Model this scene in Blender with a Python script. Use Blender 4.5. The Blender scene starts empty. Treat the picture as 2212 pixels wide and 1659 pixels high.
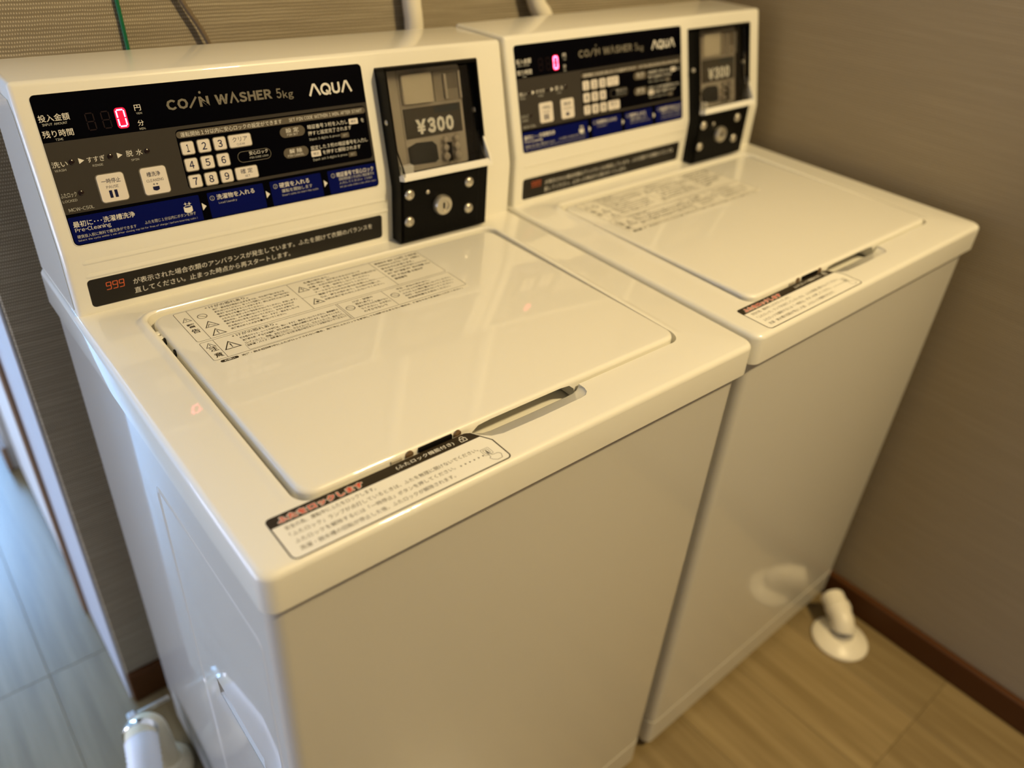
import bpy, bmesh, math, random
from mathutils import Vector, Matrix

C = bpy.context.scene.collection
SC = bpy.context.scene
H = 0.748                       # height of the washers' top cover above the floor

# ------------------------------------------------------------------ camera
cam_d = bpy.data.cameras.new('camera')
cam = bpy.data.objects.new('camera', cam_d)
C.objects.link(cam)
YAW, PIT, ROL = -0.73806, -0.58841, 0.07745
_f = Vector((-math.sin(YAW)*math.cos(PIT), math.cos(YAW)*math.cos(PIT), math.sin(PIT)))
_r = Vector((math.cos(YAW), math.sin(YAW), 0))
_u = _r.cross(_f)
_r2 = math.cos(ROL)*_r + math.sin(ROL)*_u
_u2 = -math.sin(ROL)*_r + math.cos(ROL)*_u
M = Matrix((_r2, _u2, -_f)).transposed().to_4x4()
M.translation = Vector((-0.11097, -0.33841, 0.37896+H))
cam.matrix_world = M
cam_d.sensor_width = 36
cam_d.lens = 1684.2/2212*36
cam_d.clip_start = 0.02
cam_d.dof.use_dof = True
cam_d.dof.focus_distance = 0.68
cam_d.dof.aperture_fstop = 2.9
SC.camera = cam

# ------------------------------------------------------------------ world, lights, exposure
w = bpy.data.worlds.new('world'); SC.world = w; w.use_nodes = True
w.node_tree.nodes['Background'].inputs[0].default_value = (0.55, 0.75, 1.0, 1)
w.node_tree.nodes['Background'].inputs[1].default_value = 1.0

def area(name, loc, target, size, sizey, power, col, shape='RECTANGLE'):
    d = bpy.data.lights.new(name, 'AREA'); d.shape = shape
    d.size = size
    if shape == 'RECTANGLE': d.size_y = sizey
    d.energy = power; d.color = col
    o = bpy.data.objects.new(name, d); C.objects.link(o)
    o.location = loc
    o.rotation_euler = (Vector(target)-Vector(loc)).to_track_quat('-Z', 'Y').to_euler()
    return o
area('ceiling_lamp_light', (0.80, -1.02, 2.34), (0.75, 0.0, 0.3), 0.18, 0.18, 37.5, (1.0, 0.765, 0.39), 'DISK')
area('window_daylight', (-0.36, 3.36, 1.30), (-0.40, 0.0, 0.5), 0.82, 1.7, 112, (0.26, 0.53, 1.0))
area('side_fill_light', (-1.66, 0.95, 0.46), (0.0, 0.95, 0.30), 1.7, 0.76, 29, (0.66, 0.70, 0.90))  # unseen fill light added low on the left to brighten machine side and floor
SC.view_settings.view_transform = 'Standard'
SC.view_settings.look = 'None'
SC.view_settings.exposure = 0.0
SC.view_settings.gamma = 1.0
SC.view_settings.use_curve_mapping = False
SC.cycles.use_denoising = True
SC.cycles.max_bounces = 8

# ------------------------------------------------------------------ materials
def mat(name, col, rough=0.5, metal=0.0, coat=0.0, emis=None, est=0, trans=0.0, spec=0.5, coat_r=0.03, ior=1.45):
    m = bpy.data.materials.new(name); m.use_nodes = True
    b = m.node_tree.nodes['Principled BSDF']
    b.inputs['Base Color'].default_value = (*col, 1)
    b.inputs['Roughness'].default_value = rough
    b.inputs['Metallic'].default_value = metal
    b.inputs['Coat Weight'].default_value = coat
    b.inputs['Coat Roughness'].default_value = coat_r
    b.inputs['Specular IOR Level'].default_value = spec
    b.inputs['Transmission Weight'].default_value = trans
    b.inputs['IOR'].default_value = ior
    if emis:
        b.inputs['Emission Color'].default_value = (*emis, 1)
        b.inputs['Emission Strength'].default_value = est
    return m
def nd(m, t, **k):
    n = m.node_tree.nodes.new(t)
    for a, v in k.items(): setattr(n, a, v)
    return n
def ln(m, a, b): m.node_tree.links.new(a, b)
def noise_bump(m, scale, strength, dist=0.001, detail=2):
    b = m.node_tree.nodes['Principled BSDF']
    tc = nd(m, 'ShaderNodeTexCoord'); n = nd(m, 'ShaderNodeTexNoise'); bp = nd(m, 'ShaderNodeBump')
    n.inputs['Scale'].default_value = scale; n.inputs['Detail'].default_value = detail
    bp.inputs['Strength'].default_value = strength; bp.inputs['Distance'].default_value = dist
    ln(m, tc.outputs['Object'], n.inputs['Vector']); ln(m, n.outputs['Fac'], bp.inputs['Height'])
    ln(m, bp.outputs['Normal'], b.inputs['Normal'])

ENAMEL = mat('white_enamel', (0.65, 0.63, 0.58), 0.32, spec=0.5, coat=0.7, coat_r=0.03)
noise_bump(ENAMEL, 9, 0.25, 0.0006, 1)
PLASTIC = mat('white_gloss_plastic', (0.86, 0.84, 0.76), 0.35, coat=0.9, coat_r=0.02)
BLACK = mat('black_panel_film', (0.0004, 0.0005, 0.002), 0.22, spec=0.10)
GREYF = mat('grey_panel_film', (0.045, 0.040, 0.035), 0.35, spec=0.15)
GREYT = mat('grey_print', (0.17, 0.155, 0.125), 0.45, spec=0.3)
PILL = mat('pill_grey_print', (0.10, 0.085, 0.065), 0.45, spec=0.3)
BLUE = mat('blue_print', (0.0012, 0.004, 0.085), 0.3, spec=0.12)
WHITEP = mat('white_print', (0.72, 0.70, 0.66), 0.5, spec=0.3)
LIGHTP = mat('pale_print', (0.50, 0.50, 0.47), 0.5, spec=0.3)
KEYW = mat('key_face', (0.72, 0.67, 0.62), 0.45, spec=0.4)
NAVY = mat('navy_print', (0.006, 0.008, 0.05), 0.5, spec=0.2)
INK = mat('dark_ink', (0.030, 0.022, 0.012), 0.5, spec=0.3)
INKS = mat('thin_dark_ink', (0.050, 0.038, 0.020), 0.5, spec=0.3)
STICK = mat('black_sticker', (0.010, 0.008, 0.006), 0.35, spec=0.35)
LABELW = mat('label_white', (0.88, 0.86, 0.78), 0.4, spec=0.4)
REDP = mat('red_print', (0.75, 0.075, 0.025), 0.5)
ORANGE = mat('orange_print', (0.72, 0.13, 0.035), 0.5)
BLKPL = mat('black_plastic', (0.0015, 0.0012, 0.001), 0.42, spec=0.14)
DARKM = mat('dark_grey_metal', (0.42, 0.375, 0.30), 0.45, 0.1)
SILV = mat('brushed_steel', (0.62, 0.58, 0.50), 0.33, 0.85)
CHROME = mat('bright_chrome', (0.85, 0.85, 0.83), 0.12, 1.0)
BRASS = mat('brass_screw', (0.30, 0.20, 0.11), 0.35, 0.8)
ACRYL = mat('clear_acrylic', (1, 1, 1), 0.03, trans=1.0, ior=1.3)
LEDOFF = mat('unlit_led', (0.012, 0.005, 0.007), 0.4, spec=0.2)
LEDON = mat('lit_led_segment', (0.9, 0.3, 0.4), 0.4, emis=(1.0, 0.075, 0.17), est=16)
LEDGLOW = mat('led_glow_patch', (0.3, 0.0, 0.02), 0.4, emis=(1.0, 0.0, 0.05), est=0.75)  # glow around the lit digit, put in as an emissive patch
LAMPOFF = mat('dark_indicator_lens', (0.012, 0.005, 0.005), 0.2)
RUBBER = mat('black_rubber', (0.01, 0.01, 0.009), 0.7)
PVC = mat('white_pvc', (0.83, 0.78, 0.66), 0.35)
CREAM = mat('cream_plastic', (0.75, 0.66, 0.45), 0.4)
HOSE = mat('white_hose', (0.82, 0.82, 0.82), 0.4)
GREEN = mat('green_wire', (0.004, 0.14, 0.055), 0.4)
CORD = mat('grey_brown_cord', (0.16, 0.12, 0.075), 0.5)
BROWN = mat('dark_brown_baseboard', (0.075, 0.026, 0.005), 0.5, spec=.25)
TRIMB = mat('brown_wood_trim', (0.22, 0.13, 0.07), 0.45)
DOORW = mat('white_door_paint', (0.72, 0.71, 0.70), 0.4)
CASING = mat('pale_corner_casing', (0.50, 0.53, 0.60), 0.4)
CEIL = mat('ceiling_paint', (0.70, 0.66, 0.58), 0.8)
noise_bump(CEIL, 60, 0.3, 0.001)
OUTER = mat('plain_wall_paint', (0.52, 0.50, 0.47), 0.8)
noise_bump(OUTER, 80, 0.3, 0.001)

def wallpaper(name, ax, dark, light):
    """woven wallpaper: horizontal rows of pale thread dots over a brown-grey ground"""
    m = mat(name, dark, 0.75, spec=0.25)
    b = m.node_tree.nodes['Principled BSDF']
    tc = nd(m, 'ShaderNodeTexCoord'); sp = nd(m, 'ShaderNodeSeparateXYZ')
    ln(m, tc.outputs['Object'], sp.inputs[0])
    def mth(op, a, bb=None):
        n = nd(m, 'ShaderNodeMath', operation=op)
        for i, v in enumerate((a, bb)):
            if v is None: continue
            if isinstance(v, (int, float)): n.inputs[i].default_value = v
            else: ln(m, v, n.inputs[i])
        return n.outputs[0]
    nz = nd(m, 'ShaderNodeTexNoise'); nz.inputs['Scale'].default_value = 60; nz.inputs['Detail'].default_value = 3
    ln(m, tc.outputs['Object'], nz.inputs['Vector'])
    z = mth('ADD', sp.outputs['Z'], mth('MULTIPLY', mth('SUBTRACT', nz.outputs['Fac'], 0.5), 0.0016))
    h = sp.outputs[ax]
    row = mth('MULTIPLY', z, 2*math.pi/0.0036)
    rows = mth('POWER', mth('MULTIPLY', mth('ADD', mth('SINE', row), 1.0), 0.5), 1.6)
    half = mth('MULTIPLY', mth('FLOOR', mth('DIVIDE', z, 0.0036)), math.pi)
    dots = mth('POWER', mth('MULTIPLY', mth('ADD', mth('SINE', mth('ADD', mth('MULTIPLY', h, 2*math.pi/0.0023), half)), 1.0), 0.5), 1.2)
    mp = nd(m, 'ShaderNodeMapping'); mp.inputs['Scale'].default_value = (6, 6, 160)
    ln(m, tc.outputs['Object'], mp.inputs['Vector'])
    n2 = nd(m, 'ShaderNodeTexNoise'); n2.inputs['Scale'].default_value = 1.5; n2.inputs['Detail'].default_value = 4
    ln(m, mp.outputs[0], n2.inputs['Vector'])
    fac = mth('ADD', mth('MULTIPLY', rows, dots), mth('MULTIPLY', mth('SUBTRACT', n2.outputs['Fac'], 0.5), 0.9))
    mx = nd(m, 'ShaderNodeMix', data_type='RGBA')
    mx.inputs['A'].default_value = (*dark, 1); mx.inputs['B'].default_value = (*light, 1)
    ln(m, fac, mx.inputs['Factor'])
    ln(m, mx.outputs['Result'], b.inputs['Base Color'])
    bp = nd(m, 'ShaderNodeBump'); bp.inputs['Strength'].default_value = 0.5; bp.inputs['Distance'].default_value = 0.0006
    ln(m, mth('MULTIPLY', rows, dots), bp.inputs['Height']); ln(m, bp.outputs[0], b.inputs['Normal'])
    return m
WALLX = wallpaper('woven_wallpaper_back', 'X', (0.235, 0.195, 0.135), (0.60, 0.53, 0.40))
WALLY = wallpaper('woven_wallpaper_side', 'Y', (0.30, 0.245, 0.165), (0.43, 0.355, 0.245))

def wood(name):
    m = mat(name, (0.3, 0.22, 0.12), 0.27, spec=0.6)
    b = m.node_tree.nodes['Principled BSDF']
    tc = nd(m, 'ShaderNodeTexCoord'); oi = nd(m, 'ShaderNodeObjectInfo')
    add = nd(m, 'ShaderNodeVectorMath', operation='ADD')
    ln(m, tc.outputs['Object'], add.inputs[0])
    sc = nd(m, 'ShaderNodeVectorMath', operation='SCALE'); sc.inputs['Scale'].default_value = 0.37
    ln(m, oi.outputs['Location'], sc.inputs[0]); ln(m, sc.outputs[0], add.inputs[1])
    mp = nd(m, 'ShaderNodeMapping'); mp.inputs['Scale'].default_value = (26, 1.6, 5)
    ln(m, add.outputs[0], mp.inputs['Vector'])
    n = nd(m, 'ShaderNodeTexNoise'); n.inputs['Scale'].default_value = 1.6; n.inputs['Detail'].default_value = 6
    ln(m, mp.outputs[0], n.inputs['Vector'])
    r = nd(m, 'ShaderNodeValToRGB')
    r.color_ramp.elements[0].position = 0.3; r.color_ramp.elements[0].color = (0.19, 0.135, 0.060, 1)
    r.color_ramp.elements[1].position = 0.72; r.color_ramp.elements[1].color = (0.31, 0.235, 0.120, 1)
    ln(m, n.outputs['Fac'], r.inputs[0])
    hs = nd(m, 'ShaderNodeHueSaturation')
    mr = nd(m, 'ShaderNodeMapRange'); mr.inputs['To Min'].default_value = 0.86; mr.inputs['To Max'].default_value = 1.16
    ln(m, oi.outputs['Random'], mr.inputs['Value']); ln(m, mr.outputs[0], hs.inputs['Value'])
    ln(m, r.outputs[0], hs.inputs['Color']); ln(m, hs.outputs[0], b.inputs['Base Color'])
    bp = nd(m, 'ShaderNodeBump'); bp.inputs['Strength'].default_value = 0.15; bp.inputs['Distance'].default_value = 0.0005
    ln(m, n.outputs['Fac'], bp.inputs['Height']); ln(m, bp.outputs[0], b.inputs['Normal'])
    return m
WOOD = wood('vinyl_wood_plank')

# ------------------------------------------------------------------ mesh helpers
def newobj(name, me, parent=None):
    o = bpy.data.objects.new(name, me); C.objects.link(o)
    if parent: o.parent = parent
    return o
def bobj(name, bm, mats, parent=None, smooth=False, auto=None):
    me = bpy.data.meshes.new(name)
    bmesh.ops.recalc_face_normals(bm, faces=bm.faces)
    bm.to_mesh(me); bm.free()
    for m in (mats if isinstance(mats, (list, tuple)) else [mats]): me.materials.append(m)
    if smooth:
        for p in me.polygons: p.use_smooth = True
        if auto is not None:
            me.set_sharp_from_angle(angle=math.radians(auto))
    return newobj(name, me, parent)
def box(bm, x0, x1, y0, y1, z0, z1, bev=0, seg=2, mi=0):
    b2 = bmesh.new()
    bmesh.ops.create_cube(b2, size=1)
    for v in b2.verts:
        v.co = Vector((x0+(v.co.x+.5)*(x1-x0), y0+(v.co.y+.5)*(y1-y0), z0+(v.co.z+.5)*(z1-z0)))
    if bev: bmesh.ops.bevel(b2, geom=b2.edges[:], offset=bev, segments=seg, profile=0.5, affect='EDGES')
    for f in b2.faces: f.material_index = mi
    me = bpy.data.meshes.new('t'); b2.to_mesh(me); b2.free(); bm.from_mesh(me); bpy.data.meshes.remove(me)
def rrect(x0, x1, y0, y1, r, n=5):
    """rounded rectangle outline, counter-clockwise; r may be one value or four (BL, BR, TR, TL)"""
    rs = r if isinstance(r, (list, tuple)) else [r]*4
    pts = []
    for (cx, cy, a0), rr in zip(((x0, y0, 180), (x1, y0, 270), (x1, y1, 0), (x0, y1, 90)), rs):
        sx = 1 if cx == x0 else -1; sy = 1 if cy == y0 else -1
        ox, oy = cx+sx*rr, cy+sy*rr
        for i in range(n+1):
            a = math.radians(a0+90*i/n)
            pts.append((ox+rr*math.cos(a), oy+rr*math.sin(a)))
    return pts
def prism(bm, pts, f0, f1, mi=0):
    """closed outline between mapping functions f0 and f1 (each (a,b)->Vector)"""
    A = [bm.verts.new(f0(*p)) for p in pts]; B = [bm.verts.new(f1(*p)) for p in pts]
    n = len(pts); fs = []
    fs.append(bm.faces.new(A[::-1])); fs.append(bm.faces.new(B))
    for i in range(n): fs.append(bm.faces.new((A[i], A[(i+1) % n], B[(i+1) % n], B[i])))
    for f in fs: f.material_index = mi
def loft(bm, loops, cap0=True, cap1=True, mi=0):
    L = [[bm.verts.new(p) for p in l] for l in loops]; n = len(L[0])
    for a, b in zip(L, L[1:]):
        for i in range(n):
            f = bm.faces.new((a[i], a[(i+1) % n], b[(i+1) % n], b[i])); f.material_index = mi
    if cap0: bm.faces.new(L[0][::-1]).material_index = mi
    if cap1: bm.faces.new(L[-1]).material_index = mi
def tube(bm, pts, r, seg=14, cap=True, mi=0):
    """round tube along a polyline; r is one radius or one per point"""
    rr = r if isinstance(r, (list, tuple)) else [r]*len(pts)
    P = [Vector(p) for p in pts]; loops = []
    up = Vector((0.13, 0.27, 0.95)).normalized()
    for i, p in enumerate(P):
        t = (P[min(i+1, len(P)-1)]-P[max(i-1, 0)]).normalized()
        s = t.cross(up)
        if s.length < 0.1: s = t.cross(Vector((1, 0, 0)))
        s.normalize(); u = s.cross(t)
        loops.append([p+(s*math.cos(2*math.pi*k/seg)+u*math.sin(2*math.pi*k/seg))*rr[i] for k in range(seg)])
    loft(bm, loops, cap, cap, mi)
def spline(pts, n=6):
    P = [Vector(p) for p in pts]; out = []
    for i in range(len(P)-1):
        p0 = P[max(i-1, 0)]; p1 = P[i]; p2 = P[i+1]; p3 = P[min(i+2, len(P)-1)]
        for k in range(n):
            t = k/n
            out.append(0.5*((2*p1)+(p2-p0)*t+(2*p0-5*p1+4*p2-p3)*t*t+(3*p1-p0-3*p2+p3)*t**3))
    out.append(P[-1]); return out
def lathe(bm, prof, org, axis, seg=24, mi=0):
    """profile [(r,h)] turned about axis from org"""
    a = Vector(axis).normalized(); s = a.orthogonal().normalized(); u = a.cross(s); org = Vector(org)
    loops = [[org+a*h+(s*math.cos(2*math.pi*k/seg)+u*math.sin(2*math.pi*k/seg))*max(r, 1e-5) for k in range(seg)] for r, h in prof]
    loft(bm, loops, True, True, mi)
def struct(o):
    o['kind'] = 'structure'; return o
def tag(o, label, cat, group=None):
    o['label'] = label; o['category'] = cat
    if group: o['group'] = group
    return o
def empty(name, loc=(0, 0, 0)):
    o = bpy.data.objects.new(name, None); C.objects.link(o); o.location = loc; o.empty_display_size = 0.05; return o

# ------------------------------------------------------------------ room shell
XW = 1.0705     # face of right wall
YB = 0.566      # face of back wall
XE = -0.036     # free end of back wall
fl = bmesh.new(); box(fl, -1.75, XW+.1, -2.3, 3.5, -0.06, -0.004)
floor = struct(bobj('floor', fl, mat('floor_screed', (0.10, 0.08, 0.05), 0.8)))
random.seed(4)
pw, pl = 0.1524, 0.914
plank_mesh = {}
def plank(x0, x1, y0, y1):
    cx, cy = (x0+x1)/2, (y0+y1)/2
    key = (round(x1-x0, 4), round(y1-y0, 4))
    if key not in plank_mesh:
        bm = bmesh.new(); hx, hy = key[0]/2-.0002, key[1]/2-.0002; b = .0005
        loft(bm, [[Vector(p) for p in ((-hx, -hy, -.004), (hx, -hy, -.004), (hx, hy, -.004), (-hx, hy, -.004))],
                  [Vector(p) for p in ((-hx, -hy, -b), (hx, -hy, -b), (hx, hy, -b), (-hx, hy, -b))],
                  [Vector(p) for p in ((-hx+b, -hy+b, 0), (hx-b, -hy+b, 0), (hx-b, hy-b, 0), (-hx+b, hy-b, 0))]], False, True)
        me = bpy.data.meshes.new('plank'); bmesh.ops.recalc_face_normals(bm, faces=bm.faces); bm.to_mesh(me); bm.free(); me.materials.append(WOOD)
        plank_mesh[key] = me
    o = newobj('plank', plank_mesh[key], floor); o.location = (cx, cy, 0)
for i in range(-11, 8):
    xa, xb = -0.127+i*pw, -0.127+(i+1)*pw
    xa, xb = max(xa, -1.7), min(xb, XW)
    if xb-xa < 0.01: continue
    off = (0.687, 0.33, 0.05)[(i*2) % 3] if i not in (-1, 0, 6, 7) else 0.687
    y = off-4*pl
    while y < 3.4:
        ya, yb = max(y, -2.2), min(y+pl, 3.4)
        if yb-ya > 0.02: plank(xa, xb, ya, yb)
        y += pl
bm = bmesh.new(); box(bm, XE, XW+.1, YB, 0.79, -.004, 2.4, .002, 1); struct(bobj('wall_back', bm, WALLX))
bm = bmesh.new(); box(bm, XW, XW+.1, -2.2, YB, -.004, 2.4); struct(bobj('wall_right', bm, WALLY))
bm = bmesh.new(); box(bm, -1.75, XW+.1, -2.3, -2.2, -.004, 2.4); struct(bobj('wall_front', bm, WALLX))
bm = bmesh.new(); box(bm, -1.8, -1.7, -2.3, 3.5, -.004, 2.4); struct(bobj('wall_left', bm, OUTER))
bm = bmesh.new(); box(bm, -1.8, XW+.1, -2.3, 3.5, 2.4, 2.46); struct(bobj('ceiling', bm, CEIL))
# hallway end wall with its window opening
bm = bmesh.new()
box(bm, -1.75, -0.81, 3.4, 3.5, -.004, 2.4); box(bm, 0.07, XW+.1, 3.4, 3.5, -.004, 2.4)
box(bm, -0.81, 0.07, 3.4, 3.5, -.004, 0.45); box(bm, -0.81, 0.07, 3.4, 3.5, 2.25, 2.4)
struct(bobj('wall_far', bm, OUTER))
bm = bmesh.new()
for x in (-0.81, -0.40, 0.03): box(bm, x, x+.04, 3.385, 3.45, .45, 2.25, .004, 1)
for z in (.45, 2.21): box(bm, -0.81, .07, 3.385, 3.45, z, z+.04, .004, 1)
struct(bobj('window_1', bm, DOORW))
bm = bmesh.new()
for y in (0.06, 0.93, 1.80): box(bm, -1.70, -1.668, y, y+.04, .04, .90, .004, 1)
for z in (.04, .86): box(bm, -1.70, -1.668, .06, 1.84, z, z+.04, .004, 1)
struct(bobj('fill_light_frame', bm, DOORW))  # unseen frame added around the low fill light on the left wall
# hallway side: end casing of the back wall, brown stop, white door leaf, farther wall
bm = bmesh.new(); box(bm, XE-.004, XE, YB+.004, 0.782, 0, 2.4, .001, 1); struct(bobj('trim_1', bm, CASING))
bm = bmesh.new(); box(bm, XE-.011, XE+.02, 0.782, 0.806, 0, 2.1, .002, 1); struct(bobj('trim_2', bm, TRIMB))
bm = bmesh.new(); box(bm, XE-.004, XE+.03, 0.808, 1.24, 0.008, 2.08, .002, 1); struct(bobj('door_1', bm, DOORW))
bm = bmesh.new(); box(bm, -0.052, 0.05, 1.26, 3.4, -.004, 2.4); struct(bobj('wall_hall', bm, mat('hall_wall_paint', (0.62, 0.60, 0.57), 0.7)))
bm = bmesh.new(); box(bm, -0.062, -0.052, 1.255, 3.4, 0, .06, .002, 1); struct(bobj('baseboard_hall', bm, TRIMB))
bm = bmesh.new(); box(bm, XW-.013, XW, -2.2, YB, 0, .054, .0025, 2); struct(bobj('baseboard_right', bm, BROWN))
bm = bmesh.new(); box(bm, XE, XW-.013, YB-.010, YB, 0, .062, .0025, 2); struct(bobj('baseboard_back', bm, BROWN))
# round ceiling lamp housing above and in front of the machines (out of view)
bm = bmesh.new()
lathe(bm, [(.20, 0), (.21, -.012), (.20, -.03), (.178, -.03), (.176, -.012), (0, -.012)], (0.80, -1.02, 2.4), (0, 0, 1), 40)
tag(bobj('ceiling_lamp', bm, mat('lamp_rim', (0.8, 0.8, 0.78), 0.4), smooth=True, auto=40), 'round white flush lamp on the ceiling in front of the machines', 'ceiling lamp')

# ------------------------------------------------------------------ printing
def wide(c):        # full-width form, so that Latin letters and figures come from the sans-serif face
    return '\uffe5' if c == '¥' else (chr(ord(c)+0xFEE0) if 33 <= ord(c) <= 126 else c)
_glyph = {}
def glyph(c, bold, res):
    k = (c, bold, res)
    if k not in _glyph:
        me = raw_text(wide(c), bold, res); xs = [q.co.x for q in me.vertices]
        x0 = min(xs)
        _glyph[k] = ([(q.co.x-x0, q.co.y) for q in me.vertices], [tuple(p.vertices) for p in me.polygons], max(xs)-x0)
        bpy.data.meshes.remove(me)
    return _glyph[k]
def text_mesh(body, bold=0.0, res=2):
    if all(ord(c) < 127 or c == '¥' for c in body):
        V, F, x = [], [], 0.0
        for c in body:
            if c == ' ': x += 0.40; continue
            if c == '-': V += [(x+.03, .32, 0), (x+.33, .32, 0), (x+.33, .40, 0), (x+.03, .40, 0)]; F += [tuple(range(len(V)-4, len(V)))]; x += .40; continue
            gv, gf, gw = glyph(c, bold, res)
            if c == '1' and len(body) > 1: x += .03
            n = len(V); V += [(a+x, b, 0) for a, b in gv]; F += [tuple(i+n for i in f) for f in gf]
            x += gw+0.085
        me = bpy.data.meshes.new('txt'); me.from_pydata(V, [], F); return me
    return raw_text(''.join(wide(c) if c.isdigit() and ord(c) < 127 else c for c in body), bold, res)
def raw_text(body, bold=0.0, res=2):
    cu = bpy.data.curves.new('txt', 'FONT'); cu.body = body; cu.size = 1; cu.offset = bold; cu.resolution_u = res
    o = bpy.data.objects.new('txt', cu); C.objects.link(o)
    dg = bpy.context.evaluated_depsgraph_get(); dg.update()
    me = bpy.data.meshes.new_from_object(o.evaluated_get(dg))
    bpy.data.objects.remove(o); bpy.data.curves.remove(cu)
    return me
class Print:
    """flat lettering and marks laid on a surface; f maps (x, v, lift) in millimetres to machine space"""
    def __init__(s, f, lift=0.10): s.f = f; s.bm = bmesh.new(); s.mats = []; s.lift = lift
    def mi(s, m):
        if m not in s.mats: s.mats.append(m)
        return s.mats.index(m)
    def text(s, body, x, v, wd, ht, m, bold=0.0, lift=None, skew=0, res=2):
        me = text_mesh(body, bold, res); l = s.lift if lift is None else lift
        if not me.vertices: return
        xs = [q.co.x for q in me.vertices]; ys = [q.co.y for q in me.vertices]
        x0, x1, y0, y1 = min(xs), max(xs), min(ys), max(ys)
        kx, ky = wd/(x1-x0), ht/(y1-y0); i = s.mi(m)
        vs = []
        for q in me.vertices:
            a = (q.co.x-x0)*kx; b = (q.co.y-y0)*ky
            vs.append(s.bm.verts.new(s.f(x+a+skew*b, v+b, l)))
        for p in me.polygons:
            try: s.bm.faces.new([vs[k] for k in p.vertices]).material_index = i
            except ValueError: pass
        bpy.data.meshes.remove(me)
    def poly(s, pts, m, lift=None):
        l = s.lift if lift is None else lift
        s.bm.faces.new([s.bm.verts.new(s.f(a, b, l)) for a, b in pts]).material_index = s.mi(m)
    def rr(s, x0, x1, y0, y1, r, m, lift=None): s.poly(rrect(x0, x1, y0, y1, r), m, lift)
    def line(s, pts, wd, m, closed=False, lift=None):
        l = s.lift if lift is None else lift; n = len(pts); P = [Vector((*p, 0)) for p in pts]; i = s.mi(m)
        L = []; R = []
        for k in range(n):
            a = P[k-1] if (k > 0 or closed) else P[k]; b = P[(k+1) % n] if (k < n-1 or closed) else P[k]
            d1 = (P[k]-a).normalized() if (P[k]-a).length > 1e-9 else (b-P[k]).normalized()
            d2 = (b-P[k]).normalized() if (b-P[k]).length > 1e-9 else d1
            t = (d1+d2).normalized(); nn = Vector((-t.y, t.x, 0)); c = max(0.35, nn.dot(Vector((-d1.y, d1.x, 0))))
            o = nn*(wd/2/c)
            L.append(s.bm.verts.new(s.f(P[k].x+o.x, P[k].y+o.y, l))); R.append(s.bm.verts.new(s.f(P[k].x-o.x, P[k].y-o.y, l)))
        for k in range(n if closed else n-1):
            j = (k+1) % n
            s.bm.faces.new((L[k], L[j], R[j], R[k])).material_index = i
    def circ(s, x, v, r, wd, m, n=20, lift=None):
        s.line([(x+r*math.cos(2*math.pi*k/n), v+r*math.sin(2*math.pi*k/n)) for k in range(n)], wd, m, True, lift)
    def disc(s, x, v, r, m, n=18, lift=None):
        s.poly([(x+r*math.cos(2*math.pi*k/n), v+r*math.sin(2*math.pi*k/n)) for k in range(n)], m, lift)
    def done(s, name, parent):
        me = bpy.data.meshes.new(name); s.bm.to_mesh(me); s.bm.free()
        for m in s.mats: me.materials.append(m)
        return newobj(name, me, parent)

# ------------------------------------------------------------------ washing machine
W = 0.520; D = 0.5125; SL = 0.0088/D
def ztop(y): return H+SL*y
O_ = Vector((0, 0.38605, H+0.07795)); EV = Vector((0, 0.24493, 0.96954)); EN = Vector((0, -0.96954, 0.24493))
def FU(x, v, l=0): return Vector((x/1000, 0, 0))+O_+EV*(v/1000)+EN*(l/1000)          # reclined upper console face
YL = 0.3841
def FL(x, z, l=0): return Vector((x/1000, YL-l/1000, H+z/1000))                       # upright lower console face
def FT(x, y, l=0): return Vector((x/1000, y/1000, ztop(y/1000)+l/1000))               # top cover
LIDT = 6.0
def FLID(x, y, l=0): return Vector((x/1000, y/1000, H+(LIDT+l)/1000+0.0012*y/350))      # lid upper face
def chk(bm):
    return bm

def boolean_cut(o, cutters):
    for c in cutters:
        md = o.modifiers.new('cut', 'BOOLEAN'); md.operation = 'DIFFERENCE'; md.object = c; md.solver = 'EXACT'
    dg = bpy.context.evaluated_depsgraph_get(); dg.update()
    me = bpy.data.meshes.new_from_object(o.evaluated_get(dg))
    o.modifiers.clear(); old = o.data; o.data = me
    for c in cutters: bpy.data.objects.remove(c)
    for p in me.polygons: p.use_smooth = True
    me.set_sharp_from_angle(angle=math.radians(35))

def sweep_xy(bm, levels, n=6):
    """levels: list of (x0,x1,y0,y1,r,z or z-function)"""
    loops = []
    for x0, x1, y0, y1, r, z in levels:
        loops.append([Vector((a, b, z(b) if callable(z) else z)) for a, b in rrect(x0, x1, y0, y1, r, n)])
    return loops

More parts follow.
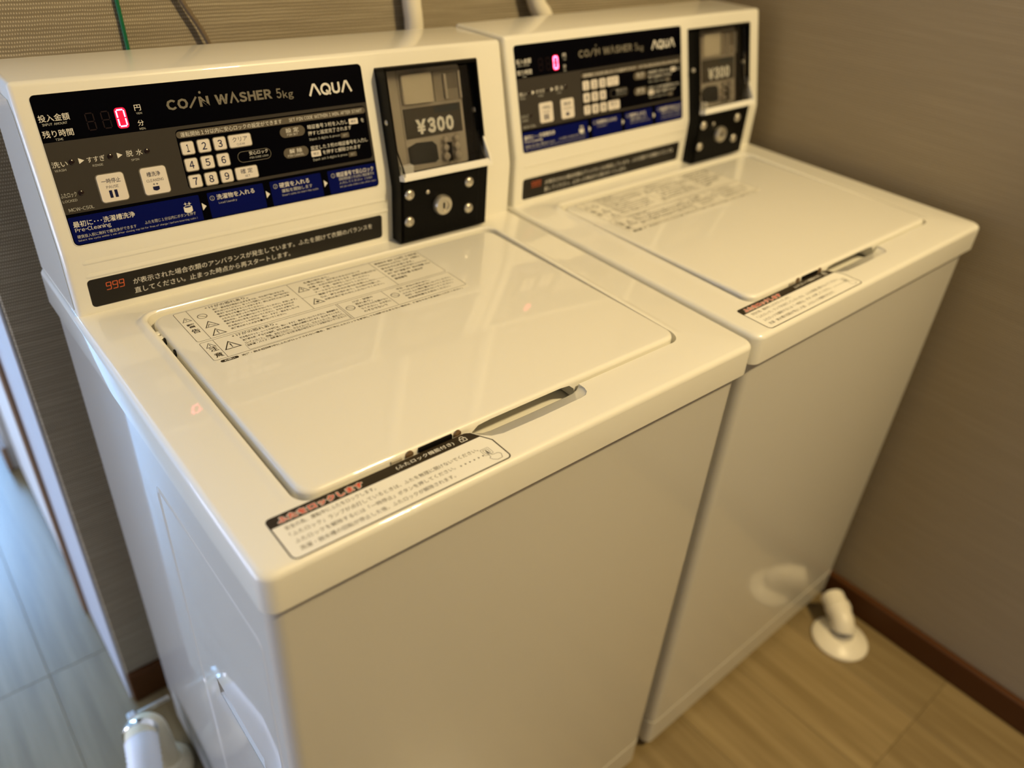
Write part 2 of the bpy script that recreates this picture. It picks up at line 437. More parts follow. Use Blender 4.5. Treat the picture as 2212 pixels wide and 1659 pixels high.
def build_machine():
    root = empty('washing_machine')
    # --- cabinet, rounded front corners, raised side panel and side grip
    bm = bmesh.new(); i = .0050
    loft(bm, sweep_xy(bm, [(i, W-i, .0085, D-.0015, .012, .068), (i, W-i, .0085, D-.0015, .012, .7145)]))
    cab = bobj('cabinet', bm, ENAMEL, root, True, 35)
    cut = bmesh.new(); xs = i
    A = lambda x, y, z: Vector((x, y, z))
    loft(cut, [[A(-.01, .082, .440), A(-.01, .188, .440), A(-.01, .188, .418), A(-.01, .082, .418)],
               [A(xs+.0005, .082, .440), A(xs+.0005, .188, .440), A(xs+.0005, .186, .418), A(xs+.0005, .084, .418)],
               [A(xs+.014, .088, .438), A(xs+.014, .182, .438), A(xs+.014, .178, .428), A(xs+.014, .092, .428)]])
    bmesh.ops.recalc_face_normals(cut, faces=cut.faces)
    boolean_cut(cab, [bobj('tmp', cut, ENAMEL)])
    bm = bmesh.new()
    P = lambda pts, x: [A(x, a, b) for a, b in pts]
    o1 = rrect(.030, .246, .10, .655, .010, 3); o2 = rrect(.034, .242, .104, .651, .008, 3)
    # embossed outline as a shallow ridge ring
    o3 = rrect(.038, .238, .108, .647, .006, 3)
    L = [P(o1, i+.0003), P(o2, i-.0011), P(o3, i+.0003)]
    loft(bm, L, False, False); bobj('side_rib', bm, ENAMEL, root, True, 60)
    # --- plastic base and feet
    bm = bmesh.new(); b = .0045
    loft(bm, sweep_xy(bm, [(b, W-b, .008, D-.014, .012, .016), (b, W-b, .008, D-.014, .012, .0665)]))
    bobj('base', bm, ENAMEL, root, True, 35)
    for fx in (.05, W-.05):
        for fy in (.05, D-.07):
            bm = bmesh.new(); lathe(bm, [(.019, 0), (.021, .003), (.021, .012), (.012, .014), (.012, .018)], (0, 0, 0), (0, 0, 1), 20)
            o = bobj('foot', bm, RUBBER, root, True, 40); o.location = (fx, fy, 0)
    # --- top cover with apron, lid well and raised rear/right lip
    bm = bmesh.new(); r = .0058
    lv = [(.0035, W-.0035, .0035, D-.0035, .010, lambda y: H-.034+.0065*y/D),
          (0.0008, W-.0008, 0.0008, D-.0008, .012, lambda y: H-.0351+.0066*y/D),
          (0, W, 0, D, .012, lambda y: H-.0343+.0066*y/D)]
    for k in range(0, 6):
        a = math.radians(90*k/5); ins = r*(1-math.cos(a)); dz = r*(1-math.sin(a))
        lv.append((ins, W-ins, ins, D-ins, .0125-ins*.5, (lambda dz: lambda y: ztop(y)-dz)(dz)))
    hx0, hx1, hy0, hy1 = .0512, .4610, .0478, .3535
    def lip(e, hgt, rad):
        x0, x1, y0, y1 = hx0-e, hx1+e, hy0-e, hy1+e
        out = []
        for a, bb in rrect(x0, x1, y0, y1, rad, 6):
            wr = min(1, max(0, (a-.40)/.05))*min(1, max(0, (bb-.055)/.03)); wb = min(1, max(0, (bb-.30)/.045))
            out.append(Vector((a, bb, ztop(bb)+hgt*max(wr, wb))))
        return out
    loops = sweep_xy(bm, lv)
    loops += [lip(.0110, .0, .022), lip(.0085, .0006, .020), lip(.0055, .0030, .018), lip(.0035, .0036, .017), lip(.0015, .0033, .015), lip(.0003, .0020, .0145),
              [Vector((p.x, p.y, p.z-.001)) for p in lip(0, .0010, .014)]]
    loops.append([Vector((a, bb, ztop(bb)-.020)) for a, bb in rrect(hx0, hx1, hy0, hy1, .014, 6)])
    loft(bm, loops, True, True)
    cov = bobj('top_cover', bm, PLASTIC, root, True, 32)
    cut = bmesh.new()
    def sc(x, k, g=0.0):   # cross-section of the finger scoop at x, k = 0..1 depth factor
        y0 = .0500-.0190*k
        q = [(y0, .0002), (y0+.0022*k, .0022*k), (y0+.0130*k, .0048*k+.0004), (.0525, .0120*k+.001), (.0600, .0135*k+.001)]
        return [A(x, a_, ztop(a_)-d_-g) for a_, d_ in q]
    secs = [(.197, .08), (.203, .55), (.210, .86), (.220, 1), (.262, 1.04), (.306, 1), (.313, .95), (.3175, .78), (.3195, .5)]
    loft(cut, [[A(x, .030, H+.012)]+sc(x, k)+[A(x, .060, H+.012)] for x, k in secs])
    bmesh.ops.recalc_face_normals(cut, faces=cut.faces)
    boolean_cut(cov, [bobj('tmp', cut, PLASTIC)])
    # --- lid
    bm = bmesh.new(); x0, x1, y0, y1 = .0548, .4570, .0500, .3495
    zt = lambda y: H+LIDT/1000+0.0012*y/.350
    lv = [(x0+.001, x1-.001, y0+.001, y1-.001, .013, lambda y: ztop(y)-.017), (x0, x1, y0, y1, .014, lambda y: ztop(y)-.016)]
    rr_ = .0042
    for k in range(0, 7):
        a = math.radians(90*k/6); ins = rr_*(1-math.cos(a)); dz = rr_*(1-math.sin(a))
        lv.append((x0+ins, x1-ins, y0+ins, y1-ins, .0145-ins*.3, (lambda dz: lambda y: zt(y)-dz)(dz)))
    loft(bm, sweep_xy(bm, lv, 8))
    lid = bobj('lid', bm, PLASTIC, root, True, 40)
    cut = bmesh.new(); loft(cut, [[A(x, .030, H-.03), A(x, .100, H-.03), A(x, .100, H+h_), A(x, .030, H+h_)] for x, h_ in ((.198, -.012), (.202, -.004), (.209, .0012), (.222, .0022), (.300, .0022), (.310, .001), (.316, -.004), (.319, -.012))]); bmesh.ops.recalc_face_normals(cut, faces=cut.faces)
    boolean_cut(lid, [bobj('tmp', cut, PLASTIC)])
    for x in (.1428, .1878):
        bm = bmesh.new(); lathe(bm, [(.0036, 0), (.0036, .0012), (.0025, .0019), (0, .0019)], (x, .0502, H+.0020), (0, -1, 0), 14)
        bobj('screw', bm, BRASS, lid, True, 40)
    bm = bmesh.new(); box(bm, .1510, .1822, .0480, .0505, H-.003, H+.0046, .0006, 2); bobj('latch', bm, BLKPL, lid)
    bm = bmesh.new(); box(bm, .1262, .1362, .0488, .0505, H-.003, H+.0030, .0004, 1); bobj('tab', bm, DARKM, lid)
    for yy in (.268, .292, .3130, .322):
        bm = bmesh.new()
        if yy < .3: lathe(bm, [(.0034, 0), (.0034, .0010), (0, .0012)], (.0549, yy+.018, H+.0015), (-1, 0, 0), 12)
        else: box(bm, .0515, .0555, yy, yy+.006, H-.002, H+.0035, .0006, 1)
        bobj('screw' if yy < .3 else 'hinge_tab', bm, BLKPL if yy < .3 else PLASTIC, lid)

    # lid warning label
    p = Print(FLID, 0.08)
    BR = INKS
    p.rr(74.3, 346, 241, 343.5, 1.5, mat_label_tint(), .03)
    fw = .45
    p.line(rrect(74.3, 345.6, 283.6, 343.4, 2.2), fw, BR, True)
    p.line(rrect(74.3, 345.4, 246.6, 280.6, 2.2), fw, BR, True)
    for x in (86.6, 188.7, 285.0): p.line([(x, 284), (x, 343)], fw, BR)
    for x in (86.6, 209.4, 211.2, 261.8): p.line([(x, 247), (x, 280.2)], fw, BR)
    p.line([(189, 309), (285, 306)], .35, BR)
    for ch, x, v in (('警', 77.2, 310.5), ('告', 77.2, 299.5), ('注', 77.8, 261.5), ('意', 77.8, 250)):
        p.text(ch, x, v, 7.2, 8.0, INK, .02)
    def tri(cx, cy, s, inner='!'):
        q = [(cx-s*.58, cy-s*.42), (cx+s*.58, cy-s*.42), (cx, cy+s*.6)]
        p.line(q, s*.085, INK, True)
        if inner: p.text(inner, cx-s*.05, cy-s*.28, s*.11, s*.55, INK, .03)
    tri(80.6, 326.5, 7.0); tri(81.0, 272.5, 7.0)
    tri(96.2, 291.8, 10.5); tri(96.5, 263.5, 12)
    tri(96.2, 308.0, 10.5, ''); p.line([(92.5, 304.5), (95, 309), (98, 305.5), (100, 306)], .6, INK)
    tri(197.6, 326.0, 10, ''); p.line([(198.6, 330), (196.6, 326.2), (198.8, 326), (197, 322.8)], .6, INK)
    tri(198.4, 296.0, 10, ''); p.disc(198.4, 295.3, 1.7, INK)
    for cx, cy, r_ in ((95.5, 326.3, 4.3), (218.4, 266.4, 4.3), (269.4, 266.0, 4.3)):
        p.circ(cx, cy, r_, .7, INK); p.line([(cx-r_*.7, cy+r_*.7), (cx+r_*.7, cy-r_*.7)], .6, INK)
    p.text('けがの恐れあり。', 107, 337.0, 38.7, 5.0, INK, .015); p.disc(104.2, 339.6, .9, INK)
    p.text('けがの恐れあり。', 107, 275.0, 39.3, 4.6, INK, .015); p.disc(104.2, 277.2, .9, INK)
    small = ['洗濯・脱水槽が完全に止まるまでは、中の洗濯物に手などを', '触れないでください。ゆっくり回転していても、洗濯物が手に', '巻き付きけがをすることがあります。特にお子様にはご注意', '踏み台などを置かないでください。', 'ふたの上にあがったり物を載せないでください。故障します。',
             '脱水中は、ふたを開けないでください。けがをする恐れが', '洗濯機の中に手を入れないでください。お子様が落ちて', '防水性のシートや衣類は、洗い・すすぎ・脱水をしないで', '洗濯機の近くに火気を置かないでください。']
    for k, t in enumerate(small): p.text(t, 108, 331.6-5.35*k, min(77, 2.72*len(t)), 3.2, BR, .03)
    sm2 = ['防水性のマット、シートや衣類は、洗い・すすぎ、脱水をしないでください。異常振動で', '洗濯機や床・壁などの破損、衣類の損傷、水漏れの原因となります。足ふきマットなど、',
           '（レインコート、寝袋、おむつカバー、サウナスーツ、ウエットスーツ、雨ガッパ、', '自転車・バイク・自動車カバーなど防水性の衣類やシートは洗わないでください）']
    for k, t in enumerate(sm2): p.text(t, 108, 269.2-5.2*k, 99, 3.3, BR, .03)
    p.line(rrect(107, 208.4, 248.0, 258.0, 1), .3, BR, True)
    for k, t in enumerate(['感電の恐れあり。', '水洗い禁止。洗濯機に水をかけないで', '感電・火災の恐れがあります。修理技術者以外は', '分解・改造・修理をしないでください。', 'アースを確実に取り付けてください。', '電源プラグはぬれた手で抜き差ししない', '引火・爆発の恐れあり。引火物の付着した', '衣類は洗濯機の中に入れないでください。']):
        p.text(t, 205+(k % 2), 336.0-6.1*k, min(78, 3.6*len(t)), 3.6, BR, .02)
    for k, t in enumerate(['製造年月 設計上の標準使用期間', '経年劣化による発火・けが等の事故に', '至るおそれがあります。', '定格電圧 100V 定格周波数 50/60Hz', '標準洗濯容量 標準脱水容量 5kg', '標準使用水量 水道水圧', '製造番号']):
        p.text(t, 289, 335.5-6.8*k, min(54, 3.7*len(t)), 4.0, INKS, .03)
    for k, t in enumerate(['けが・破損の', '恐れあり。', '脱水中はふたを開けない', 'でください。お子様に', 'のぞかせないで']): p.text(t, 226, 274.0-5.6*k, min(34, 3.8*len(t)), 3.7, BR, .02)
    for k, t in enumerate(['変形・故障の恐れあり。', '50℃以上のお湯は使用しないでください。', 'ふたの上に物を置かないでください。', '布団・毛布は洗わないでください。', '取扱説明書をお読みください。']): p.text(t, 277, 274.0-5.6*k, min(64, 3.7*len(t)), 3.4, BR, .02)
    p.poly(rrect(78.2, 94.2, 240.6, 244.4, 1.8), INK); p.text('お願い', 81.5, 241.4, 9.5, 2.2, LABELW, .01, .14)
    p.text('洗濯・脱水槽回転中にふたがロックされない場合、洗濯中にふたロックを解除しても回転が止まらない場合は、使用をやめて販売店にご連絡ください。', 97, 241.0, 240, 3.0, BR, .03)
    p.done('warning_label', lid)
    # --- front label on the cover
    p = Print(FT, 0.10)
    outl = rrect(25.5, 207.2, 5, 47.6, [4, 3, 1, 3], 4)
    poly = rrect(25.5, 60, 5, 47.6, [4, 0.01, .01, 3], 4)
    ring = [q for q in rrect(25.5, 207.2, 4.8, 47.6, [4.5, 4, 1, 3.5], 4)]
    ring = ring[:10]+[(207.2, 29.5), (200.5, 40.5), (197.5, 45.6), (193.5, 47.6)]+ring[15:]
    cxm, cym = 116, 26
    p.poly([(cxm+(a-cxm)*1.006, cym+(bb-cym)*1.035) for a, bb in ring], LABELW, .06)
    p.line(ring, 1.1, INK, True, .12)
    p.poly([(26, 38), (201.8, 38), (197.0, 46.2), (193.5, 47.5)]+[q for q in rrect(25.8, 207, 5, 47.5, 3, 4)][15:]+[], INK, .10)
    for k in range(10): p.text('ふたをロックします', 32.4+.62*math.cos(k*math.pi/5), 39.8+.62*math.sin(k*math.pi/5), 65.7, 5.6, LABELW, .022, .13)
    p.text('ふたをロックします', 32.4, 39.8, 65.7, 5.6, REDP, .022, .18)
    p.text('(ふたロック機能付き)', 126.8, 40.6, 52.5, 4.8, LABELW, .003, .14)
    p.line([(185.2, 40.4), (191.0, 40.4), (191.0, 43.8), (185.2, 43.8)], .55, LABELW, True, .14)
    p.line([(186.2, 43.9), (186.4, 45.3), (187.4, 46.2), (188.8, 46.2), (189.8, 45.3), (190.0, 43.9)], .55, LABELW, False, .14)
    p.disc(188.1, 42.3, .6, LABELW, lift=.14); p.line([(188.1, 42.2), (188.1, 41.2)], .5, LABELW, False, .14)
    for k, (t, x1_) in enumerate((('安全の為、運転中にふたをロックします。', 103), ('「ふたロック」ランプが点灯しているときは、ふたを無理に開けないでください。', 190), ('ふたロックを解除するには「一時停止」ボタンを押してください。', 163), ('洗濯・脱水槽の回転が停止した後、ふたロックが解除されます。', 158))):
        p.text(t, 33.5, 31.6-7.25*k, x1_-33.5, 4.1, INKS, .0, .14)
    for k in range(6):
        x = 167.5+4.2*k; p.poly([(x, 16.9), (x+1.5, 17.9), (x, 18.9)], INKS, .14)
    p.line(rrect(190.6, 198.3, 16.6, 24.2, .6, 2), .3, INKS, True, .14); p.line(rrect(192.2, 196.6, 18.2, 22.8, .4, 2), .3, INKS, True, .14)
    p.line([(193.4, 20), (193.4, 14), (191.8, 12.8), (192.8, 10.6), (196, 8.2), (200.6, 8.4), (202.4, 12.4), (201, 14.6), (195.6, 15.2), (195.2, 20)], .35, INKS, True, .14)
    p.poly([(194.0, 22), (194.9, 22), (194.9, 17.4), (194.0, 17.4)], INK, .15)
    p.done('lock_label', root)

    # --- console housing
    bm = bmesh.new()
    top = O_+EV*.1317
    prof = [(.5105, H+.0065), (.5105, H+.20565), (top.y, H+.20565), (YL+.0003, H+.0700), (YL, H+.0640), (YL, ztop(YL)-.001)]
    c0 = .0036; c1 = W-.0036
    vs = [[Vector((x, a, b_)) for a, b_ in prof] for x in (c0, c1)]
    loft(bm, vs, True, True)
    bmesh.ops.recalc_face_normals(bm, faces=bm.faces)
    ed = [e for e in bm.edges if min(v.co.z for v in e.verts) > H+.02 or (abs(e.verts[0].co.y-YL) < .001 and abs(e.verts[1].co.y-YL) < .001 and abs(e.verts[0].co.x-e.verts[1].co.x) < .001) ]
    ed = [e for e in ed if not (abs(e.verts[0].co.x-e.verts[1].co.x) > .1 and max(v.co.z for v in e.verts) < H+.08)]
    bmesh.ops.bevel(bm, geom=ed, offset=.0042, segments=4, profile=.5, affect='EDGES')
    hou = bobj('console_housing', bm, PLASTIC, root, True, 40)
    # side caps
    for s, xx in ((-1, c0), (1, c1)):
        bm = bmesh.new()
        q = [(.506, H+.012), (.506, H+.190), (.4300, H+.190), (.4210, H+.180), (.3915, H+.068), (.3905, H+.012)]
        prism(bm, q, lambda a, b_: Vector((xx-.0005*s, a, b_)), lambda a, b_: Vector((xx+.0007*s, a, b_)))
        bobj('side_cap', bm, PLASTIC, root)
    # two shallow horizontal ribs between panel and sticker
    for z in (.0440, .0570):
        bm = bmesh.new()
        loft(bm, [[Vector((x, YL+.0004, H+z-.0028)), Vector((x, YL-dd, H+z-.0012)), Vector((x, YL-dd, H+z+.0003)), Vector((x, YL+.0004, H+z+.0034))] for x, dd in ((.018, .0), (.022, .0009), (.336, .0009), (.340, .0))])
        bobj('rib', bm, PLASTIC, root, True, 60)
    # --- control panel
    bm = bmesh.new(); q = rrect(16.5, 326.8, -4.2, 120.8, 4.2)
    prism(bm, q, lambda a, b_: FU(a, b_, -.3), lambda a, b_: FU(a, b_, .5))
    q2 = rrect(15.9, 327.4, -4.8, 121.4, 4.8)
    bm2 = bmesh.new(); prism(bm2, q2, lambda a, b_: FU(a, b_, -.3), lambda a, b_: FU(a, b_, .25)); bobj('panel_edge', bm2, LABELW, root)
    pan = bobj('control_panel', bm, BLACK, root)
    def patch(name, pts, m, lift=.6):
        b3 = bmesh.new(); prism(b3, pts, lambda a, b_: FU(a, b_, .45), lambda a, b_: FU(a, b_, lift)); return bobj(name, b3, m, pan)
    patch('grey_field', [(16.6, 23.2), (326.7, 23.2), (326.7, 82.9), (16.6, 82.9)], GREYF, .58)
    patch('keypad_field', rrect(124.6, 324.0, 26.0, 80.0, 4), BLACK, .66)
    patch('heading_bar', rrect(125.0, 323.6, 72.3, 78.4, 3), PILL, .74)
    for x0, x1, r4 in ((17.2, 131.5, [3.5, 1, 1, 1]), (139.6, 196.0, 1), (203.2, 259.6, 1), (267.6, 325.6, [1, 3.5, 1, 1])):
        patch('blue_step', rrect(x0, x1, -3.4, 20.4, r4), BLUE, .58)
    T = Print(FU, .80)
    Wm, Lm = WHITEP, LIGHTP
    # header
    T.text('投入金額', 18.4, 99.3, 24.0, 5.8, Wm, .005, .58); T.text('INPUT AMOUNT', 20.2, 96.3, 19.3, 1.9, Lm, .0, .58)
    T.text('残り時間', 18.2, 86.7, 23.8, 5.8, Wm, .005, .58); T.text('TIME', 26.6, 83.9, 6.1, 1.7, Lm, .0, .58)
    T.text('円', 95.3, 100.1, 5.5, 5.0, Wm, .005, .58); T.text('YEN', 95.7, 97.1, 5.0, 1.6, Lm, 0, .58)
    T.text('分', 95.0, 87.4, 5.1, 4.9, Wm, .005, .58); T.text('MIN.', 95.3, 84.1, 5.4, 1.7, Lm, 0, .58)
    G = GREYT
    T.text('CO', 123.1, 97.1, 19.6, 9.0, G, .045, .58)
    T.line([(143.6, 97.2), (151.0, 106.2)], 1.7, G, False, .58); T.disc(155.2, 109.6, 1.15, G, 14, .58)
    T.text('N', 153.0, 97.2, 9.2, 8.8, G, .045, .58); T.text('W', 168.0, 97.2, 13.0, 8.8, G, .045, .58)
    T.line([(182.4, 97.3), (186.0, 105.6), (189.8, 97.3)], 1.75, G, False, .58)
    T.text('SHER', 191.2, 97.1, 33.2, 9.0, G, .045, .58)
    T.text('5', 229.0, 96.6, 5.2, 9.0, G, .015, .58); T.text('kg', 235.6, 94.3, 11.0, 8.8, G, .015, .58)
    aw = 2.1
    T.line([(264.2, 95.2), (269.2, 105.4), (270.8, 105.4), (275.8, 95.4)], aw, Wm, False, .58)
    T.circ(282.6, 100.3, 4.7, aw, Wm, 22, .58); T.line([(282.8, 99.0), (287.6, 95.0)], 1.9, Wm, False, .58)
    T.line([(290.7, 105.6), (290.7, 99.0), (291.6, 96.8), (294.2, 95.9), (296.8, 96.8), (297.7, 99.0), (297.7, 105.6)], aw, Wm, False, .58)
    T.line([(300.6, 95.2), (305.4, 105.4), (307.0, 105.4), (311.6, 95.2)], aw, Wm, False, .58)
    # progress row
    T.text('洗い', 17.8, 62.4, 12.4, 5.0, Wm, .0, .66); T.text('WASH', 18.8, 59.0, 8.9, 2.0, Lm, 0, .66)
    T.text('すすぎ', 45.7, 62.9, 14.7, 4.9, Wm, 0, .66); T.text('RINSE', 49.0, 59.1, 8.6, 1.8, Lm, 0, .66)
    T.text('脱', 78.4, 63.1, 5.6, 5.4, Wm, 0, .66); T.text('水', 86.9, 63.1, 5.4, 5.3, Wm, 0, .66); T.text('SPIN', 81.2, 59.1, 6.8, 1.7, Lm, 0, .66)
    for x in (39.2, 70.8): T.poly([(x, 63.1), (x+4.5, 65.5), (x, 67.9)], Wm, .66)
    T.text('ふたロック', 17.2, 37.0, 12.8, 4.3, Lm, 0, .66); T.text('LOCKED', 17.6, 33.2, 11.6, 2.1, Lm, 0, .66)
    T.text('MCW-C50L', 20.2, 25.1, 20.5, 2.9, Lm, 0, .66)
    # blue steps
    T.text('最初に･･･洗濯槽洗浄', 19.9, 11.3, 51.9, 5.2, Wm, .008, .66); T.text('Pre-Cleaning', 20.2, 6.2, 29.6, 4.6, Wm, .0, .66)
    T.text('硬貨投入前に無料で槽洗浄ができます', 20.4, 1.7, 50.0, 3.0, Lm, 0, .66)
    T.text('ふたを閉じ1分以内にボタンを押す', 78.1, 2.9, 47.3, 3.1, Lm, 0, .66)
    T.text('Select the cycle within 1 min after closing top lid for free of charge ( before inserting coins )', 20.2, -1.3, 105.6, 2.1, Lm, 0, .66)
    def drum(cx, cy, s, m, dk):
        pts = [(cx-s, cy+s*.55)]+[(cx-s+2*s*k/8, cy-s*.55-s*.35*math.sin(math.pi*k/8)) for k in range(9)]+[(cx+s, cy+s*.55)]+[(cx+s-2*s*k/8, cy+s*.55+s*.3*math.sin(math.pi*k/8)) for k in range(1, 8)]
        T.poly(pts, m, .9 if dk is KEYW else .66)
        T.poly([(cx+s*.8*math.cos(2*math.pi*k/14), cy+s*.52+s*.2*math.sin(2*math.pi*k/14)) for k in range(14)], dk, .95 if dk is KEYW else .72)
        for ax, ay, rr2 in ((cx-s*.42, cy+s*1.25, s*.42), (cx+s*.5, cy+s*1.15, s*.5)):
            st = [(ax+rr2*(1 if k % 2 == 0 else .3)*math.cos(math.pi*k/4+math.pi/2), ay+rr2*(1 if k % 2 == 0 else .3)*math.sin(math.pi*k/4+math.pi/2)) for k in range(8)]
            T.poly(st, m, .9 if dk is KEYW else .68)
    drum(119.4, 9.3, 4.0, Wm, BLUE)
    for x in (132.8, 197.6, 261.9): T.poly([(x, 5.4), (x+4.0, 8.9), (x, 12.4)], Wm, .66)
    for x, n, tx, ww in ((143.8, '1', '洗濯物を入れる', 38.3), (208.6, '2', '硬貨を入れる', 33.1), (273.5, '3', '暗証番号で安心ロック', 44.6)):
        T.circ(x, 15.0, 2.1, .35, Lm, 18, .66); T.text(n, x-.5, 13.8, 1.0, 2.4, Lm, 0, .66)
        T.text(tx, x+4.3, 12.6, ww, 5.0, Wm, .008, .66)
    T.text('Load laundry', 149.1, 8.2, 18.1, 2.4, Lm, 0, .66)
    T.text('運転を開始します', 214.4, 7.6, 33.9, 3.6, Lm, .003, .66); T.text('Insert coins to start the cycle', 214.0, 3.8, 40.3, 2.4, Lm, 0, .66)
    T.text('運転開始後１分以内に暗証番号を', 279.4, 8.8, 43.0, 3.1, Lm, 0, .66)
    T.text('入力してください（３桁）', 279.4, 5.0, 40.0, 2.6, Lm, 0, .66); T.text('Set pin code within 1 min. after start', 279.4, 1.2, 44.2, 2.2, Lm, 0, .66)
    # keypad side
    T.text('運転開始1分以内に安心ロックの設定ができます', 128.7, 73.1, 100.3, 4.3, Wm, .0, .82)
    T.text('SET PIN CODE WITHIN 1 MIN. AFTER START', 236.6, 73.8, 83.1, 3.2, Wm, .0, .82)
    T.line(rrect(177.3, 211.2, 42.8, 52.6, 4.9, 6), .4, GREYT, True, .74)
    T.text('安心ロック', 189.2, 48.3, 19.3, 3.7, Wm, 0, .74); T.text('PIN CODE LOCK', 189.0, 45.0, 19.4, 1.7, Lm, 0, .74)
    for x, v, a_, b_ in ((224.6, 59.4, '設 定', 'PIN SET'), (224.3, 39.4, '解 除', 'PIN CANCEL')):
        T.poly(rrect(x, x+27, v, v+9.8, 4.9, 6), PILL, .74)
        T.text(a_, x+6.4, v+4.3, 14, 4.3, Wm, .006, .8); T.text(b_, x+(7.2 if 'SET' in b_ else 4), v+1.4, 11.6 if 'SET' in b_ else 18, 2.0, Wm, 0, .8)
    T.text('暗証番号3桁を入力し', 255.0, 64.2, 45.7, 4.2, Wm, 0, .74); T.text('を', 316.7, 63.7, 3.7, 4.0, Wm, 0, .74)
    T.text('押すと設定完了されます', 254.5, 58.0, 49.6, 4.2, Wm, 0, .74); T.text('Input 3 digits & press', 254.5, 52.5, 35.0, 3.0, Lm, 0, .74)
    T.text('設定した3桁の暗証番号を入力し', 254.5, 43.6, 66.6, 4.2, Wm, 0, .74)
    T.text('を押すと解除されます', 266.8, 37.8, 44.6, 4.2, Wm, 0, .74); T.text('Input set 3 digits & press', 254.5, 32.3, 40, 3.0, Lm, 0, .74)
    for x, v, ww, hh in ((302.4, 63.0, 10.6, 5.6), (253.8, 37.0, 10.8, 5.9)):
        T.poly(rrect(x, x+ww, v, v+hh, .8, 3), KEYW, .74); T.text('確定', x+2.2, v+1.6, ww-4.4, 2.6, NAVY, 0, .8)
    for x, v in ((290.6, 51.0), (295.8, 31.0)):
        T.poly(rrect(x, x+9.6, v, v+4.8, .8, 3), PILL, .74); T.text('SET', x+2.4, v+1.4, 4.8, 2.0, Lm, 0, .8)
    T.done('lettering', pan)
    # indicator lamps
    for x, v in ((33.6, 65.5), (64.9, 65.6), (96.4, 65.6), (33.7, 39.4)):
        b3 = bmesh.new(); lathe(b3, [(.0024, 0), (.0024, .0005), (.0018, .0009), (0, .0010)], FU(x, v, .45), EN, 18)
        bobj('indicator_lamp', b3, LAMPOFF, pan, True, 50)
    # keys
    def key(name, cx, cv, ww, hh, r_, marks, lift=1.25):
        b3 = bmesh.new()
        prism(b3, rrect(cx-ww/2-.75, cx+ww/2+.75, cv-hh/2-.75, cv+hh/2+.75, r_+.7, 4), lambda a, b_: FU(a, b_, .5), lambda a, b_: FU(a, b_, .72), 1)
        o_ = rrect(cx-ww/2, cx+ww/2, cv-hh/2, cv+hh/2, r_, 4); i_ = [(cx+(a-cx)*(1-.7/ww), cv+(b_-cv)*(1-.7/hh)) for a, b_ in o_]
        loft(b3, [[FU(a, b_, .6) for a, b_ in o_], [FU(a, b_, lift-.2) for a, b_ in o_], [FU(a, b_, lift) for a, b_ in i_]], True, True, 0)
        bmesh.ops.recalc_face_normals(b3, faces=b3.faces)
        tp = Print(FU); tp.bm.free(); tp.bm = b3; tp.mats = [KEYW, GREYT, NAVY]
        for t, x, v, a, b_, bd in marks: tp.text(t, x, v, a, b_, NAVY, bd, lift+.05)
        return tp
    ks = [(132.5, 63.1), (147.8, 63.1), (163.1, 63.1), (132.4, 48.1), (147.6, 48.1), (162.9, 48.1), (132.2, 33.0), (147.4, 32.9), (162.6, 32.9)]
    for k, (x, v) in enumerate(ks):
        wd = 2.7 if k == 0 else 4.5
        t = key('key', x, v, 11.4, 11.0, 1.6, [(str(k+1), x-wd/2, v-3.4, wd, 6.8, .018)]); t.done('key', pan)
    t = key('key', 183.0, 63.1, 22.0, 11.0, 1.6, [('クリア', 175.6, 62.4, 14.8, 4.4, .004), ('CLEAR', 178.9, 59.0, 8.2, 2.0, 0)]); o = t.done('key', pan); o['label'] = 'wide white clear key'
    t = key('key', 182.8, 32.9, 22.0, 11.0, 1.6, [('確 定', 176.6, 32.4, 12.4, 4.6, .004), ('SET', 180.2, 29.0, 5.2, 2.0, 0)]); o = t.done('key', pan); o['label'] = 'wide white confirm key'
    t = key('button', 59.7, 39.6, 22.6, 23.8, 2.6, [('一時停止', 51.7, 43.6, 16.0, 4.2, .006), ('PAUSE', 54.6, 39.3, 10.2, 2.4, 0)], 1.6)
    for x in (55.7, 60.1): t.poly([(x, 31.1), (x+2.6, 31.1), (x+2.6, 37.6), (x, 37.6)], NAVY, 1.66)
    o = t.done('button', pan); o['label'] = 'square pause button with two bars'
    t = key('button', 96.7, 39.6, 22.6, 23.8, 2.6, [('槽洗浄', 90.4, 43.4, 12.0, 4.3, .008), ('CLEANING', 88.9, 38.9, 15.2, 2.4, 0)], 1.6)
    cx, cy, s = 95.9, 33.4, 2.9
    t.poly([(cx-s, cy+s*.4)]+[(cx-s+2*s*k/8, cy-s*.55-s*.35*math.sin(math.pi*k/8)) for k in range(9)]+[(cx+s, cy+s*.4)], NAVY, 1.66)
    for ax in (cx-1.2, cx+1.5):
        t.poly([(ax+1.2*(1 if k % 2 == 0 else .3)*math.cos(math.pi*k/4+math.pi/2), cy+3.2+1.2*(1 if k % 2 == 0 else .3)*math.sin(math.pi*k/4+math.pi/2)) for k in range(8)], NAVY, 1.68)
    o = t.done('button', pan); o['label'] = 'square tub cleaning button with a drum mark'
    # display digits (seven segments)
    def digit(x, v, lit):
        ww, hh, sk, g = 6.2, 13.6, -.02, .55
        b3 = Print(FU)
        def seg(pts, on): b3.line([(x+a+sk*b_, v+b_) for a, b_ in pts], 1.15 if lit else .9, LEDON if on else LEDOFF, False, .72)
        on = lit
        seg([(g, hh), (ww-g, hh)], on); seg([(g, 0), (ww-g, 0)], on)
        for xx in (0, ww):
            seg([(xx, g), (xx, hh/2-g)], on); seg([(xx, hh/2+g), (xx, hh-g)], on)
        if not lit: seg([(g, hh/2), (ww-g, hh/2)], False)
        if lit: b3.poly(rrect(x-1.9, x+ww+1.6, v-1.9, v+hh+1.9, 2.8, 4), LEDGLOW, .60)
        return b3.done('display_digit', pan)
